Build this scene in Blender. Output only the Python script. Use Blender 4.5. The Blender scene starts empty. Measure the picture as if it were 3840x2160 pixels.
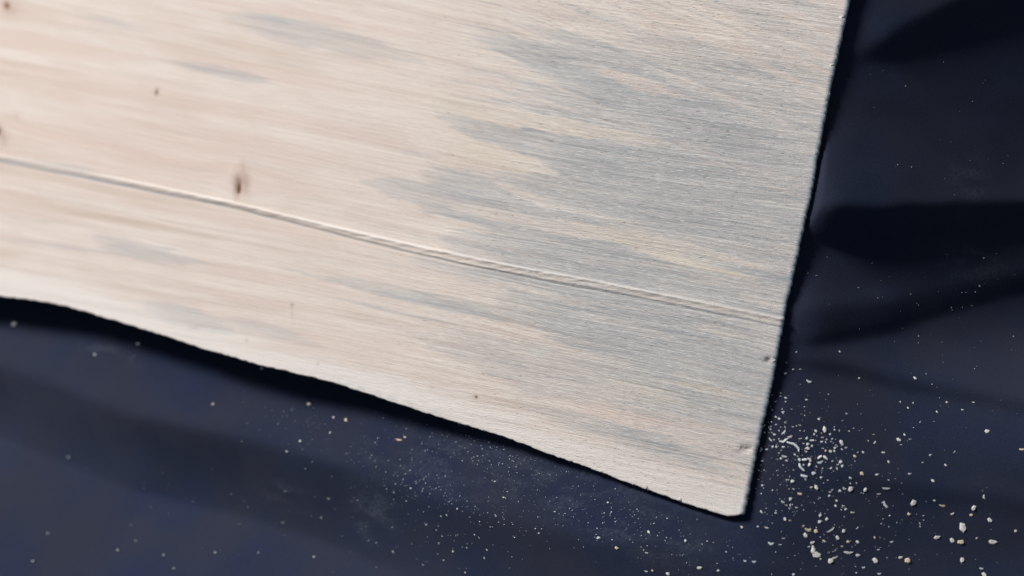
import bpy, math, random
import numpy as np
from mathutils import Vector, Matrix

random.seed(7)
rng = np.random.default_rng(11)
scene = bpy.context.scene
col = scene.collection

# ---------------------------------------------------------------- camera
W, H = 3840.0, 2160.0                 # photograph pixels
LENS, SENSOR = 32.0, 36.0
DIST = 0.262                          # metres from lens to the middle of the board's top
YAW, PITCH = math.radians(17), math.radians(8)
cpos = Vector((math.tan(YAW), -math.tan(PITCH), 1.0)).normalized() * DIST
fwd = (-cpos).normalized()
right = fwd.cross(Vector((0, 1, 0))).normalized()
up = right.cross(fwd).normalized()
cam_data = bpy.data.cameras.new('camera')
cam_data.lens = LENS; cam_data.sensor_width = SENSOR
cam_data.clip_start = 0.005; cam_data.clip_end = 50
cam_data.dof.use_dof = True
cam_data.dof.focus_distance = 0.252
cam_data.dof.aperture_fstop = 5.6
cam = bpy.data.objects.new('camera', cam_data); col.objects.link(cam)
cam.matrix_world = Matrix((( right.x, up.x, -fwd.x, cpos.x), (right.y, up.y, -fwd.y, cpos.y),
                           (right.z, up.z, -fwd.z, cpos.z), (0, 0, 0, 1)))
scene.camera = cam

# ---------------------------------------------------------------- light
world = bpy.data.worlds.new('World'); scene.world = world; world.use_nodes = True
bg = world.node_tree.nodes['Background']
bg.inputs[0].default_value = (0.72, 0.83, 1.0, 1); bg.inputs[1].default_value = 0.13

def area(name, loc, size, watts, colour):
    l = bpy.data.lights.new(name, 'AREA'); l.shape = 'RECTANGLE'; l.size = size[0]; l.size_y = size[1]
    l.energy = watts; l.color = colour
    o = bpy.data.objects.new(name, l); col.objects.link(o); o.location = loc
    o.rotation_euler = (-Vector(loc)).to_track_quat('-Z', 'Y').to_euler()
    return o
LDIR = Vector((-0.50, 0.58, 0.64)).normalized()
area('window_light', LDIR * 2.4, (0.50, 0.50), 82, (1.0, 0.975, 0.96))

scene.view_settings.view_transform = 'Standard'
scene.view_settings.look = 'None'
scene.view_settings.exposure = 0.0
scene.view_settings.gamma = 1.0
scene.view_settings.use_curve_mapping = False
scene.render.engine = 'CYCLES'
scene.render.resolution_x = 1024; scene.render.resolution_y = 576

# ---------------------------------------------------------------- helpers
CP = np.array(cpos); CR = np.array(right); CU = np.array(up); CF = np.array(fwd)
def unproject(px, py, z=0.0):
    """photograph pixel -> point on the level z (arrays allowed)"""
    px = np.asarray(px, float); py = np.asarray(py, float)
    a = (px - W / 2) / W * SENSOR / LENS; b = -(py - H / 2) / W * SENSOR / LENS
    d = CF[None, :] + a.reshape(-1, 1) * CR[None, :] + b.reshape(-1, 1) * CU[None, :]
    t = (np.broadcast_to(np.asarray(z, float).reshape(-1), (d.shape[0],)) - CP[2]) / d[:, 2]
    return CP[None, :] + d * t[:, None]

def sst(a, b, x):
    t = np.clip((x - a) / (b - a), 0, 1); return t * t * (3 - 2 * t)

def hash2(ix, iy, seed):
    n = (ix.astype(np.int64) * 374761393 + iy.astype(np.int64) * 668265263 + seed * 1274126177) & 0x7fffffff
    n = ((n ^ (n >> 13)) * 1274126177) & 0x7fffffff
    return ((n ^ (n >> 16)) & 0xffff) / 65535.0
def vnoise(x, y, seed=0):
    ix = np.floor(x); iy = np.floor(y); fx = x - ix; fy = y - iy
    fx = fx * fx * (3 - 2 * fx); fy = fy * fy * (3 - 2 * fy)
    a = hash2(ix, iy, seed); b = hash2(ix + 1, iy, seed); c = hash2(ix, iy + 1, seed); d = hash2(ix + 1, iy + 1, seed)
    return (a * (1 - fx) + b * fx) * (1 - fy) + (c * (1 - fx) + d * fx) * fy
def fbm(x, y, seed=0, octv=4, gain=0.5):
    s = 0; a = 1; t = 0
    for k in range(octv):
        s = s + a * vnoise(x * 2 ** k + 17.3 * k, y * 2 ** k + 9.1 * k, seed + k); t += a; a *= gain
    return s / t

def mesh_obj(name, verts, faces, mat, parent=None, smooth=True):
    me = bpy.data.meshes.new(name)
    me.from_pydata([tuple(v) for v in verts], [], [tuple(f) for f in faces])
    if smooth: me.polygons.foreach_set('use_smooth', [True] * len(me.polygons))
    me.materials.append(mat); me.update()
    o = bpy.data.objects.new(name, me); col.objects.link(o)
    if parent: o.parent = parent
    return o
def big_mesh(name, co, quads, mat, parent=None):
    me = bpy.data.meshes.new(name)
    me.vertices.add(len(co)); me.vertices.foreach_set('co', np.ascontiguousarray(co, np.float32).ravel())
    n = len(quads); k = quads.shape[1]
    me.loops.add(n * k); me.loops.foreach_set('vertex_index', np.ascontiguousarray(quads, np.int32).ravel())
    me.polygons.add(n); me.polygons.foreach_set('loop_start', np.arange(0, n * k, k, dtype=np.int32))
    me.polygons.foreach_set('use_smooth', np.ones(n, bool))
    me.materials.append(mat); me.update(calc_edges=True); me.validate()
    o = bpy.data.objects.new(name, me); col.objects.link(o)
    if parent: o.parent = parent
    return o
def fattr(o, name, vals):
    a = o.data.attributes.new(name, 'FLOAT', 'POINT'); a.data.foreach_set('value', np.ascontiguousarray(vals, np.float32))
def vattr(o, name, vals):
    a = o.data.attributes.new(name, 'FLOAT_VECTOR', 'POINT'); a.data.foreach_set('vector', np.ascontiguousarray(vals, np.float32).ravel())
def tag(o, label=None, cat=None, group=None, kind=None):
    if label: o['label'] = label
    if cat: o['category'] = cat
    if group: o['group'] = group
    if kind: o['kind'] = kind
    return o

# ---------------------------------------------------------------- materials
class NT:
    def __init__(s, name):
        s.m = bpy.data.materials.new(name); s.m.use_nodes = True; s.t = s.m.node_tree; s.n = s.t.nodes
        s.b = s.n['Principled BSDF']
    def lk(s, a, b): s.t.links.new(a, b)
    def attr(s, name, out='Fac'):
        n = s.n.new('ShaderNodeAttribute'); n.attribute_name = name; return n.outputs[out]
    def math(s, op, a, b=None, clamp=False):
        n = s.n.new('ShaderNodeMath'); n.operation = op; n.use_clamp = clamp
        for i, v in enumerate((a, b)):
            if v is None: continue
            if isinstance(v, (int, float)): n.inputs[i].default_value = v
            else: s.lk(v, n.inputs[i])
        return n.outputs[0]
    def vmul(s, v, k):
        n = s.n.new('ShaderNodeVectorMath'); n.operation = 'MULTIPLY'; s.lk(v, n.inputs[0]); n.inputs[1].default_value = k; return n.outputs[0]
    def noise(s, v, scale=1.0, detail=3, rough=0.5, dist=0.0):
        n = s.n.new('ShaderNodeTexNoise'); s.lk(v, n.inputs['Vector']); n.inputs['Scale'].default_value = scale
        n.inputs['Detail'].default_value = detail; n.inputs['Roughness'].default_value = rough; n.inputs['Distortion'].default_value = dist
        return n.outputs['Fac']
    def rng(s, v, a, b, c=0.0, d=1.0):
        n = s.n.new('ShaderNodeMapRange'); s.lk(v, n.inputs[0])
        for i, x in enumerate((a, b, c, d)): n.inputs[i + 1].default_value = x
        return n.outputs[0]
    def mix(s, f, a, b, mode='MIX'):
        n = s.n.new('ShaderNodeMix'); n.data_type = 'RGBA'; n.blend_type = mode
        for i, v in ((0, f), (6, a), (7, b)):
            if isinstance(v, (int, float)): n.inputs[i].default_value = v
            elif isinstance(v, tuple): n.inputs[i].default_value = v + (1,) if len(v) == 3 else v
            else: s.lk(v, n.inputs[i])
        return n.outputs[2]
    def bump(s, h, strength, dist, normal=None):
        n = s.n.new('ShaderNodeBump'); n.inputs['Strength'].default_value = strength; n.inputs['Distance'].default_value = dist
        s.lk(h, n.inputs['Height'])
        if normal is not None: s.lk(normal, n.inputs['Normal'])
        return n.outputs[0]

def wood_material():
    k = NT('blue_stained_softwood')
    g = k.attr('grain', 'Vector')                     # millimetres: along, across, 0
    stain, ring, pink, yellow, dark, end, fuzz, pale = [k.attr(a) for a in ('stain', 'ring', 'pink', 'yellow', 'dark', 'end_ambient_tint', 'fuzz', 'pale')]
    fib = k.noise(k.vmul(g, (0.18, 2.8, 1)), 1.0, 3, 0.6, 0.15)       # fibre bundles
    fine = k.noise(k.vmul(g, (0.33, 4.4, 1)), 1.0, 3, 0.6, 0.2)
    lines = k.noise(k.vmul(g, (0.016, 2.3, 1)), 1.0, 4, 0.62, 0.06)  # thin late-wood lines       # single fibres
    lng = k.noise(k.vmul(g, (0.04, 1.9, 1)), 1.0, 4, 0.6, 0.12)      # long grain streaks
    blot = k.noise(k.vmul(g, (0.06, 0.16, 1)), 1.0, 3, 0.5, 0.5)
    lf = k.math('ADD', k.math('MULTIPLY', fuzz, 0.85), 0.15, True)
    base = k.mix(k.rng(blot, 0.35, 0.68), (0.715, 0.635, 0.568), (0.675, 0.582, 0.51))
    base = k.mix(k.math('MULTIPLY', pink, 0.75), base, (0.64, 0.50, 0.435))
    base = k.mix(k.math('MULTIPLY', yellow, 0.8), base, (0.65, 0.575, 0.43))
    base = k.mix(k.math('MULTIPLY', ring, 0.58), base, (0.50, 0.385, 0.305))
    base = k.mix(k.math('MULTIPLY', k.rng(lng, 0.51, 0.66, 0, 0.50), lf), base, (0.53, 0.435, 0.375))
    base = k.mix(k.math('MULTIPLY', k.rng(lng, 0.47, 0.33, 0, 0.55), k.math('ADD', k.math('MULTIPLY', lf, .7), .3)), base, (0.84, 0.78, 0.70))
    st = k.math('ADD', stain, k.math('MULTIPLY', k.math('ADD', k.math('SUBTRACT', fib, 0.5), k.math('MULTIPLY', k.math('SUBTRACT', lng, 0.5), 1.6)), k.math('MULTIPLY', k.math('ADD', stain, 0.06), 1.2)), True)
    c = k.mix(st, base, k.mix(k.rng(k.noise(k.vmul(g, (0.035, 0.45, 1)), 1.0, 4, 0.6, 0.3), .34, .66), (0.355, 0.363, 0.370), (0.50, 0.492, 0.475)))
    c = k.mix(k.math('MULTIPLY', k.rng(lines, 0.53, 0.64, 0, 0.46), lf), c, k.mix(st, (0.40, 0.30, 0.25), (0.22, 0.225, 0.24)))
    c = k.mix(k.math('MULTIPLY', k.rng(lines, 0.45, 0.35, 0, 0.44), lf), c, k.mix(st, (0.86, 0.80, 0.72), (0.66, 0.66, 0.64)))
    c = k.mix(k.math('MULTIPLY', k.rng(fine, 0.55, 0.75), k.math('MULTIPLY', fuzz, 0.60)), c, (0.25, 0.25, 0.26))
    c = k.mix(k.math('MULTIPLY', k.rng(fine, 0.43, 0.27), k.math('MULTIPLY', fuzz, 0.75)), c, (0.86, 0.85, 0.82))
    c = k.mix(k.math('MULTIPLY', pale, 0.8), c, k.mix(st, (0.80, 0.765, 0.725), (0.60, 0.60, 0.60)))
    c = k.mix(end, c, (0.40, 0.475, 0.52))  # sawn end and edge sides: bluish ambient light painted into the colour
    c = k.mix(dark, c, (0.235, 0.125, 0.075))
    k.lk(c, k.b.inputs['Base Color'])
    k.b.inputs['Roughness'].default_value = 0.82
    k.b.inputs['Specular IOR Level'].default_value = 0.25
    h = k.math('ADD', k.math('MULTIPLY', fib, 0.6), k.math('MULTIPLY', fine, k.math('ADD', 0.25, k.math('MULTIPLY', fuzz, 0.9))))
    k.lk(k.bump(h, 0.7, 0.00028), k.b.inputs['Normal'])
    return k.m
WOOD = wood_material()

def plain(name, c, rough=0.8, var=0.25, scale=900):
    k = NT(name); tc = k.n.new('ShaderNodeTexCoord')
    n = k.noise(tc.outputs['Object'], scale, 3, 0.6)
    k.lk(k.mix(n, tuple(x * (1 - var) for x in c), tuple(min(1, x * (1 + var)) for x in c)), k.b.inputs['Base Color'])
    k.b.inputs['Roughness'].default_value = rough; k.b.inputs['Specular IOR Level'].default_value = 0.2
    k.lk(k.bump(n, 0.5, 0.0002), k.b.inputs['Normal'])
    return k.m
KNOT = plain('dark_knot_wood', (0.15, 0.078, 0.046), 0.75, 0.5, 1500)
SPLINT = plain('pale_splinter_wood', (0.62, 0.58, 0.54))
CHIP = {'g': plain('grey_white_sawdust', (0.72, 0.78, 0.78)), 'w': plain('white_sawdust', (0.82, 0.81, 0.75)),
        'y': plain('yellow_sawdust', (0.78, 0.68, 0.46)), 'p': plain('pinkish_sawdust', (0.74, 0.69, 0.70))}
DUST = plain('fine_wood_dust', (0.66, 0.69, 0.72))

def cloth_material():
    k = NT('navy_twill_cotton')
    g = k.attr('weave', 'Vector')
    dust = k.attr('dust')
    tw = k.n.new('ShaderNodeTexWave'); tw.wave_type = 'BANDS'; tw.bands_direction = 'X'
    k.lk(g, tw.inputs['Vector']); tw.inputs['Scale'].default_value = 0.55; tw.inputs['Distortion'].default_value = 1.2; tw.inputs['Detail'].default_value = 2
    n1 = k.noise(g, 2.6, 3, 0.65); n2 = k.noise(g, 0.035, 3, 0.55); n3 = k.noise(k.vmul(g, (0.9, 1.3, 1)), 1.0, 4, 0.7)
    c = k.mix(k.rng(n2, .36, .64), (0.0130, 0.0205, 0.0515), (0.0235, 0.0245, 0.0390))
    c = k.mix(k.rng(n1, 0.35, 0.75), c, (0.0270, 0.0350, 0.064), 'MIX')
    c = k.mix(k.math('MULTIPLY', dust, k.rng(n3, 0.38, 0.75)), c, (0.24, 0.27, 0.30))
    k.lk(c, k.b.inputs['Base Color'])
    k.b.inputs['Roughness'].default_value = 0.9; k.b.inputs['Specular IOR Level'].default_value = 0.12
    k.b.inputs['Sheen Weight'].default_value = 0.08; k.b.inputs['Sheen Tint'].default_value = (0.6, 0.7, 1, 1)
    h = k.math('ADD', k.math('MULTIPLY', tw.outputs['Fac'], 0.5), n1)
    k.lk(k.bump(h, 0.35, 0.0002), k.b.inputs['Normal'])
    return k.m
CLOTH = cloth_material()

# ---------------------------------------------------------------- board outline, in photograph pixels
LIVE = np.array([(-900, 1010), (-500, 1050), (-200, 1085), (0, 1107), (248, 1142), (497, 1217), (745, 1299), (994, 1371), (1242, 1428), (1479, 1505),
                 (1727, 1584), (1896, 1636), (2150, 1728), (2323, 1793), (2552, 1877), (2660, 1910), (2729, 1930), (2776, 1926)], float)
ENDE = np.array([(3300, -560), (3171, 0), (3104, 298), (3027, 720), (2938, 1118), (2878, 1440), (2823, 1688), (2774, 1927)], float)
def ylive(x): return np.interp(x, LIVE[:, 0], LIVE[:, 1])
def xend(y): return np.interp(y, ENDE[:, 1], ENDE[:, 0])
THICK = 0.0030
VS = 2576.0 / W

# grain-following coordinate g (view units, 2576 wide)
def knot_bend(vx, vy):
    out = vy.copy()
    for (kx, ky, rx, ry, f) in [(603, 462, 60, 46, .72), (394, 232, 30, 22, .6), (16, 14, 50, 36, .7), (0, 330, 50, 40, .7)]:
        d = vy - ky; out = out - f * d * np.exp(-((vx - kx) / rx) ** 2 - (d / ry) ** 2)
    return out
def ringcoord(vx, vy):
    vy = knot_bend(vx, vy)
    y0 = vy.copy()
    for _ in range(14):
        a = np.where(vx > 1250, 0.40 - 0.19 * sst(0, 680, y0), 0.20 - 0.02 * sst(0, 500, y0))
        y0 = vy - a * (vx - 1250)
    return y0

def lens_mask(vx, vy, L, nz, spike):
    x0, y0, x1, y1, w = L[:5]; soft = L[5] if len(L) > 5 else 5.0; p = L[6] if len(L) > 6 else 0.75
    dx, dy = x1 - x0, y1 - y0; ln = math.hypot(dx, dy); ux, uy = dx / ln, dy / ln
    t = ((vx - x0) * ux + (vy - y0) * uy) / ln + spike * 0.07 * min(1.0, 300 / ln)
    d = -(vx - x0) * uy + (vy - y0) * ux + nz * min(16.0, 4 + w * 0.25)
    h = 0.5 * w * np.power(np.clip(np.sin(np.pi * np.power(np.clip(t, 0, 1), p)), 0, 1), 0.75)
    m = sst(-soft * 0.5, soft, h - np.abs(d)) * (0.55 + 0.45 * sst(0, .3, t)); m[(t <= 0) | (t >= 1)] = 0
    return m

POS = [  # x0 y0 x1 y1 width, strength, softness
    (170, 35, 450, 95, 40, .30, 14), (560, 40, 1075, 152, 78, .42, 8), (390, 148, 715, 214, 26, .48, 6), (620, 40, 800, 70, 30, .3, 8),
    (225, 600, 548, 672, 44, .50, 5), (-60, 592, 420, 655, 15, .40, 6), (-60, 538, 260, 572, 12, .25, 8), (360, 765, 600, 838, 66, .50, 16),
    (540, 800, 830, 872, 30, .45, 9), (1180, 80, 1560, 235, 46, .6, 8), (1320, 55, 1720, 190, 34, .6, 8), (1290, 115, 2160, 455, 135, .72, 14),
    (1580, 80, 2160, 240, 56, .45, 12), (1080, 262, 2060, 565, 165, .78, 8), (1380, 375, 2080, 610, 210, .85, 14), (905, 452, 1990, 712, 92, .75, 6),
    (1050, 436, 1330, 505, 66, .6, 6), (1100, 598, 2000, 800, 112, .75, 10), (1020, 645, 1930, 880, 52, .65, 8), (660, 664, 1280, 805, 17, .55, 5),
    (780, 690, 1790, 905, 36, .6, 6), (1240, 758, 1980, 970, 115, .62, 12), (1040, 840, 1960, 1085, 125, .45, 14), (1290, 1000, 1830, 1185, 58, .5, 12),
    (1480, 1055, 1890, 1200, 48, .45, 12), (1500, 230, 2100, 430, 90, .5, 16), (980, 375, 1100, 398, 16, .3, 6), (800, 740, 1250, 840, 10, .5, 4),
    (-80, 383, 330, 450, 22, .45, 6), (1230, 440, 1700, 560, 60, .5, 10), (900, 560, 1060, 590, 8, .2, 4), (1700, 320, 2080, 400, 60, .35, 14),
    (840, 790, 1100, 850, 16, .25, 6), (1560, 880, 1930, 980, 60, .4, 14)]
NEG = [
    (960, 235, 1740, 375, 52, .92, 8), (1110, 368, 1405, 432, 62, .95, 6), (1360, 552, 2010, 690, 50, .9, 8), (1630, 632, 1910, 706, 34, .9, 8),
    (1120, 512, 1520, 604, 38, .75, 7), (1850, 520, 2010, 640, 74, .45, 14), (1740, 815, 1890, 852, 26, .8, 8), (1290, 1002, 1830, 1085, 42, .7, 12),
    (1150, 690, 1560, 790, 22, .6, 8), (1250, 20, 1830, 170, 40, .7, 12), (1480, 170, 1760, 255, 36, .8, 10), (1780, 60, 2110, 150, 50, .55, 14),
    (1880, 150, 2090, 240, 34, .5, 12), (1680, 930, 1880, 1010, 50, .55, 16), (1790, 300, 2060, 345, 22, .4, 10), (1100, 800, 1500, 900, 26, .6, 8),
    (1830, 740, 1990, 790, 24, .5, 10), (1500, 950, 1900, 1060, 30, .55, 10)]
r2 = random.Random(5)
for _ in range(150):
    x = r2.uniform(1150, 1950); y = r2.uniform(0, 1150); ln = r2.uniform(60, 360); sl = 0.22 + 0.12 * max(0, 1 - y / 600) + r2.uniform(-.03, .03)
    e = (x, y, x + ln, y + sl * ln, r2.uniform(6, 22), r2.uniform(.15, .45), r2.uniform(4, 9))
    (POS if r2.random() < .5 else NEG).append(e)
for _ in range(26):
    x = r2.uniform(0, 1150); y = r2.uniform(0, 850); ln = r2.uniform(80, 300)
    POS.append((x, y, x + ln, y + .21 * ln, r2.uniform(4, 12), r2.uniform(.08, .2), 6))
YEL = [(1630, 632, 1910, 706, 44, .9, 10), (1500, 930, 1930, 1040, 120, .75, 40), (960, 235, 1740, 375, 60, .3, 14), (1110, 368, 1405, 432, 66, .35, 8), (1360, 552, 1900, 670, 46, .35, 10)]
PNK = [(1290, 1002, 1830, 1085, 46, .6, 14), (1480, 170, 1760, 255, 40, .8, 12), (640, 10, 1150, 110, 26, .5, 10), (0, 290, 640, 420, 120, .6, 40), (-100, 180, 560, 320, 40, .6, 16),
       (300, 360, 1000, 500, 60, .55, 24), (700, 300, 1250, 420, 44, .5, 18), (0, 60, 300, 140, 60, .4, 24), (560, 560, 1000, 660, 30, .4, 14), (1200, 940, 1600, 1050, 24, .5, 10)]
KNOTS = [(601, 470, 10, 25, .98, 4), (394, 232, 5, 9, .8, 8), (17, 14, 9, 13, .95, -15), (-2, 330, 9, 15, .9, 5), (735, 768, 4, 5, .5, 0), (1198, 998, 4, 5, .8, -30)]
NICKS = [(1933, 905, 9, 8), (1876, 1131, 18, 11)]

# ridge left by a chipped planer knife (upper rim, view units)
RIDGE = np.array([(-400, 312), (0, 392), (300, 450), (600, 512), (850, 572), (1050, 618), (1300, 670), (1500, 706), (1750, 756), (1978, 802), (2100, 826)], float)
def ridge_d(vx, vy): return vy - np.interp(vx, RIDGE[:, 0], RIDGE[:, 1])
def ridge_w(vx): return 12 + 9 * sst(500, 1300, vx) + 3 * (fbm(vx / 60, vx * 0, 67, 3) - .5)

def relief(vx, vy):
    """height of the planed face in metres"""
    d = ridge_d(vx, vy); w = ridge_w(vx)
    fade = 0.85 + 0.25 * fbm(vx / 300, vx * 0, 61, 2)
    prof = sst(-3, 2.5, d) * (1 - sst(w - 3, w + 1.5, d))
    inner = 0.62 + 0.38 * sst(13, 3, d) - 0.10 * np.exp(-((d - 0.62 * w) / 2.4) ** 2)
    z = 0.00056 * (.45 + 1.1 * fbm(vx / 40, vy / 5, 69, 3)) * (.35 + .65 * sst(50, 600, vx)) * (1 - .35 * sst(1200, 1900, vx)) * prof * inner * fade
    z += 0.00022 * np.exp(-((d - 2.5) / 2.6) ** 2) * fade
    z -= 0.00012 * np.exp(-((d - w - 4) / 3.2) ** 2)
    gz = ringcoord(vx, vy)
    z += 0.00010 * (fbm(gz / 16, vx / 500, 40, 3) - 0.5)
    z += 0.00007 * (fbm(gz / 4.2, vx / 120, 44, 3) - 0.5) * (0.4 + 0.6 * sst(900, 1600, vx))
    z += 0.0004 * (fbm(vx / 300, gz / 160, 47, 2) - 0.5)
    for (kx, ky, rx, ry) in NICKS:
        q = ((vx - kx) / rx) ** 2 + ((vy - ky) / ry) ** 2
        z -= 0.0007 * np.exp(-q * 1.3) * (0.5 + fbm(vx / 5, vy / 5, 90, 2))
    q = ((vx - 601) / 9) ** 2 + ((vy - 470) / 24) ** 2
    z -= 0.0004 * np.exp(-q)
    z += 0.00022 * np.exp(-(((vx - 588) / 16) ** 2 + ((vy - 440) / 26) ** 2))
    return z

def wood_fields(vx, vy):
    gz = ringcoord(vx, vy)
    nz = (fbm(vx / 90, gz / 9, 3, 4) - 0.5) * 2
    spike = (fbm(gz / 3.2, vx / 260, 8, 3) - 0.5) * 2.6
    def acc(lst):
        out = np.zeros_like(vx)
        for L in lst:
            x0, y0, x1, y1, w, s, soft = L
            sel = (vx > x0 - 12) & (vx < x1 + 12) & (vy > min(y0, y1) - w - 25) & (vy < max(y0, y1) + w + 25)
            if not sel.any(): continue
            m = lens_mask(vx[sel], vy[sel], (x0, y0, x1, y1, w, soft), nz[sel], spike[sel]) * s
            out[sel] = out[sel] + m - out[sel] * m
        return out
    pos, neg = acc(POS), acc(NEG)
    stain = pos * (1 - neg)
    stain *= 0.62 + 0.76 * fbm(vx / 150, gz / 7, 12, 4)
    sp2 = (fbm(gz / 5.5, vx / 420, 81, 4) - .5) * 2
    upb = 15 + .30 * (vx - 1230); lob = 640 + .58 * (vx - 1000)
    broad = sst(1150, 1560, vx + 330 * sp2 + 60 * nz) * sst(-70, 90, vy - upb + 90 * sp2) * sst(-60, 100, lob - vy + 80 * sp2)
    stain = stain + (1 - .85 * neg) * (1 - stain) * broad * .80 * (.35 + 1.1 * fbm(vx / 260, gz / 5, 15, 4))
    stain += (1 - stain) * .42 * sst(1420, 1900, vx + 260 * sp2) * sst(.33, .62, fbm(vx / 200, gz / 8, 16, 3))
    stain += 0.10 * sst(1250, 1800, vx) * sst(0.42, 0.62, fbm(vx / 200, gz / 14, 19, 3))
    edge = ylive(vx / VS) * VS - vy                      # distance to the live edge
    sap = sst(95, 15, edge + 50 * (fbm(vx / 220, gz / 20, 23, 3) - .5))
    stain = stain * (1 - (0.35 + .4 * sst(600, 1000, vx)) * sap) + 0.10 * sap * fbm(vx / 60, gz / 6, 25, 3)
    bands = sst(.48, .60, fbm(gz / 24, vx / 700, 27, 2)) * sst(1250, 500, vx) * (.4 + .6 * vnoise(vx / 200, gz / 50, 28))
    pink = np.clip(acc(PNK) * .8 + .75 * bands + 0.25 * sst(1100, 300, vx) * sst(.45, .6, fbm(vx / 260, gz / 26, 29, 3)), 0, 1) * (1 - sap)
    yellow = acc(YEL)
    # growth rings: uneven spacing, thin late wood lines
    r = vnoise(gz / 11, vx / 1600, 31); r2_ = vnoise(gz / 26 + 3, vx / 2200, 33)
    ring = 0.55 * sst(0.62, 0.92, r) * (0.4 + 0.6 * vnoise(vx / 240, gz / 30, 37)) + 0.55 * sst(0.6, 0.85, r2_) * sst(.4, .7, fbm(vx / 330, gz / 40, 35, 3))
    line = np.zeros_like(vx)
    for (x0, y0, x1, y1, wd, s) in [(1245, 60, 1600, 195, 3, .9), (1040, 130, 1300, 192, 4, .8), (1550, 205, 2090, 405, 3, .8), (1170, 300, 1330, 385, 4, .8), (1330, 385, 1700, 520, 3, .6),
                                    (900, 500, 1950, 760, 2.5, .5), (730, 300, 1200, 400, 2.5, .4), (620, 355, 1500, 555, 2.2, .5), (1480, 640, 1990, 735, 2.2, .6), (840, 385, 1400, 510, 2, .5),
                                    (1000, 720, 1600, 885, 2.5, .9), (1400, 850, 1960, 985, 2, .6), (250, 120, 800, 222, 5, .35), (0, 190, 520, 290, 6, .3), (1000, 790, 1800, 990, 2, .5), (860, 310, 1500, 440, 2, .4)]:
        t = np.clip((vx - x0) / (x1 - x0), 0, 1); d = vy - (y0 + (y1 - y0) * t + 9 * np.sin(t * 3.14) * (0.5 if x0 < 1200 else -.3) + 6 * nz * .35)
        line = np.maximum(line, s * np.exp(-(d / wd) ** 2) * np.where((vx > x0) & (vx < x1), sst(0, .15, t) * sst(1, .85, t), 0))
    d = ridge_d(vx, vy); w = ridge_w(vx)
    under = np.exp(-((d - w - 1.5) / 4.0) ** 2) * (0.28 + .2 * sst(750, 300, vx)); stain = np.maximum(stain, under * 1.9)  # real grey stain at far left; beyond it, painted shade of the ridge's lower step
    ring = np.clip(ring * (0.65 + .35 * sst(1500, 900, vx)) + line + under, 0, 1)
    ridge_pale = sst(-3, 1, d) * (1 - sst(w - 7, w, d)); pale = sst(-4, 0, d) * sst(8, 2, d) * (0.65 + .35 * sst(1600, 900, vx)) * (.15 + .85 * sst(80, 650, vx)) * (.25 + .9 * fbm(vx / 70, vy / 3, 63, 3))  # pale fibres on the ridge's upper rim, with its highlight painted in
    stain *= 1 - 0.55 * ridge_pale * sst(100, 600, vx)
    dark = np.zeros_like(vx)
    for (kx, ky, rx, ry, s, a) in KNOTS:
        ca, sa = math.cos(math.radians(a)), math.sin(math.radians(a))
        X = ((vx - kx) * ca + (vy - ky) * sa) / rx; Y = (-(vx - kx) * sa + (vy - ky) * ca) / ry
        q = X * X + Y * Y + 0.5 * nz
        dark = np.maximum(dark, s * 0.85 * np.exp(-np.clip(q, 0, 99) * 0.9))
    # brown halo trailing up and right of the main knot
    for (hx, hy, rx, ry, s) in [(616, 462, 12, 34, .42), (612, 430, 8, 26, .26), (587, 455, 9, 18, .15), (26, 24, 24, 18, .22), (735, 790, 3, 20, .14), (10, 345, 12, 22, .3),
                                (1603, 1068, 10, 16, .16), (490, 825, 14, 6, .14), (590, 445, 5, 10, .12), (621, 856, 3, 5, .35), (800, 915, 3, 4, .3), (42, 292, 5, 8, .2), (1785, 730, 2, 4, .5), (1585, 800, 2.5, 3, .4)]:
        q = ((vx - hx) / rx) ** 2 + ((vy - hy) / ry) ** 2 + .35 * nz
        dark = np.maximum(dark, s * np.exp(-np.clip(q, 0, 99)))
    for (kx, ky, rx, ry) in NICKS:
        q = ((vx - kx) / rx) ** 2 + ((vy - ky) / ry) ** 2 + 1.2 * nz
        stain = np.maximum(stain, 1.0 * np.exp(-np.clip(q, 0, 9))); dark = np.maximum(dark, .35 * np.exp(-np.clip(q * 1.8, 0, 9)))
    # grey bark smear along the live edge
    smear = np.exp(-((vx - 980) / 190) ** 2) * sst(26, 4, edge) * sst(.35, .6, fbm(vx / 14, vy / 7, 71, 3)) * .6
    stain = np.clip(np.maximum(stain, smear), 0, 1)
    fuzz = 0.12 + 0.88 * sst(850, 1750, vx + 0.35 * vy)
    gx = (vx * 0.985 + vy * 0.17) / VS * 0.078; wob = 9 * (fbm(vx / 240, vy / 120, 55, 2) - .5)
    soft_ = 120 * np.log1p(np.exp(np.clip((vx - 1420) / 120, -30, 30)))
    gy = ((knot_bend(vx, vy) - 0.205 * vx + 0.075 * soft_ * (1 - sst(500, 950, vy))) + wob) / VS * 0.078
    grain = np.stack([gx, gy, np.zeros_like(gx)], 1)
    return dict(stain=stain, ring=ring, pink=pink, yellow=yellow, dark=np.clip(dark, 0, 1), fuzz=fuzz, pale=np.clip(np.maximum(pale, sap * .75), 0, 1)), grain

# ---------------------------------------------------------------- cloth
def polydist(P, X, Y):
    """signed distance to a polyline (positive = down the picture) and the fraction along it"""
    best = np.full(X.shape, 1e9); sgn = np.zeros(X.shape); tt = np.zeros(X.shape); n = len(P) - 1
    for i in range(n):
        ax, ay = P[i][:2]; bx, by = P[i + 1][:2]; dx, dy = bx - ax, by - ay; l2 = dx * dx + dy * dy
        t = np.clip(((X - ax) * dx + (Y - ay) * dy) / l2, 0, 1)
        d = np.hypot(X - ax - t * dx, Y - ay - t * dy); s = -(dx * (Y - ay) - dy * (X - ax))
        m = d < best; best[m] = d[m]; sgn[m] = np.sign(s[m]); tt[m] = (i + t[m]) / n
    return best * np.where(sgn == 0, 1, sgn), tt

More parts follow.
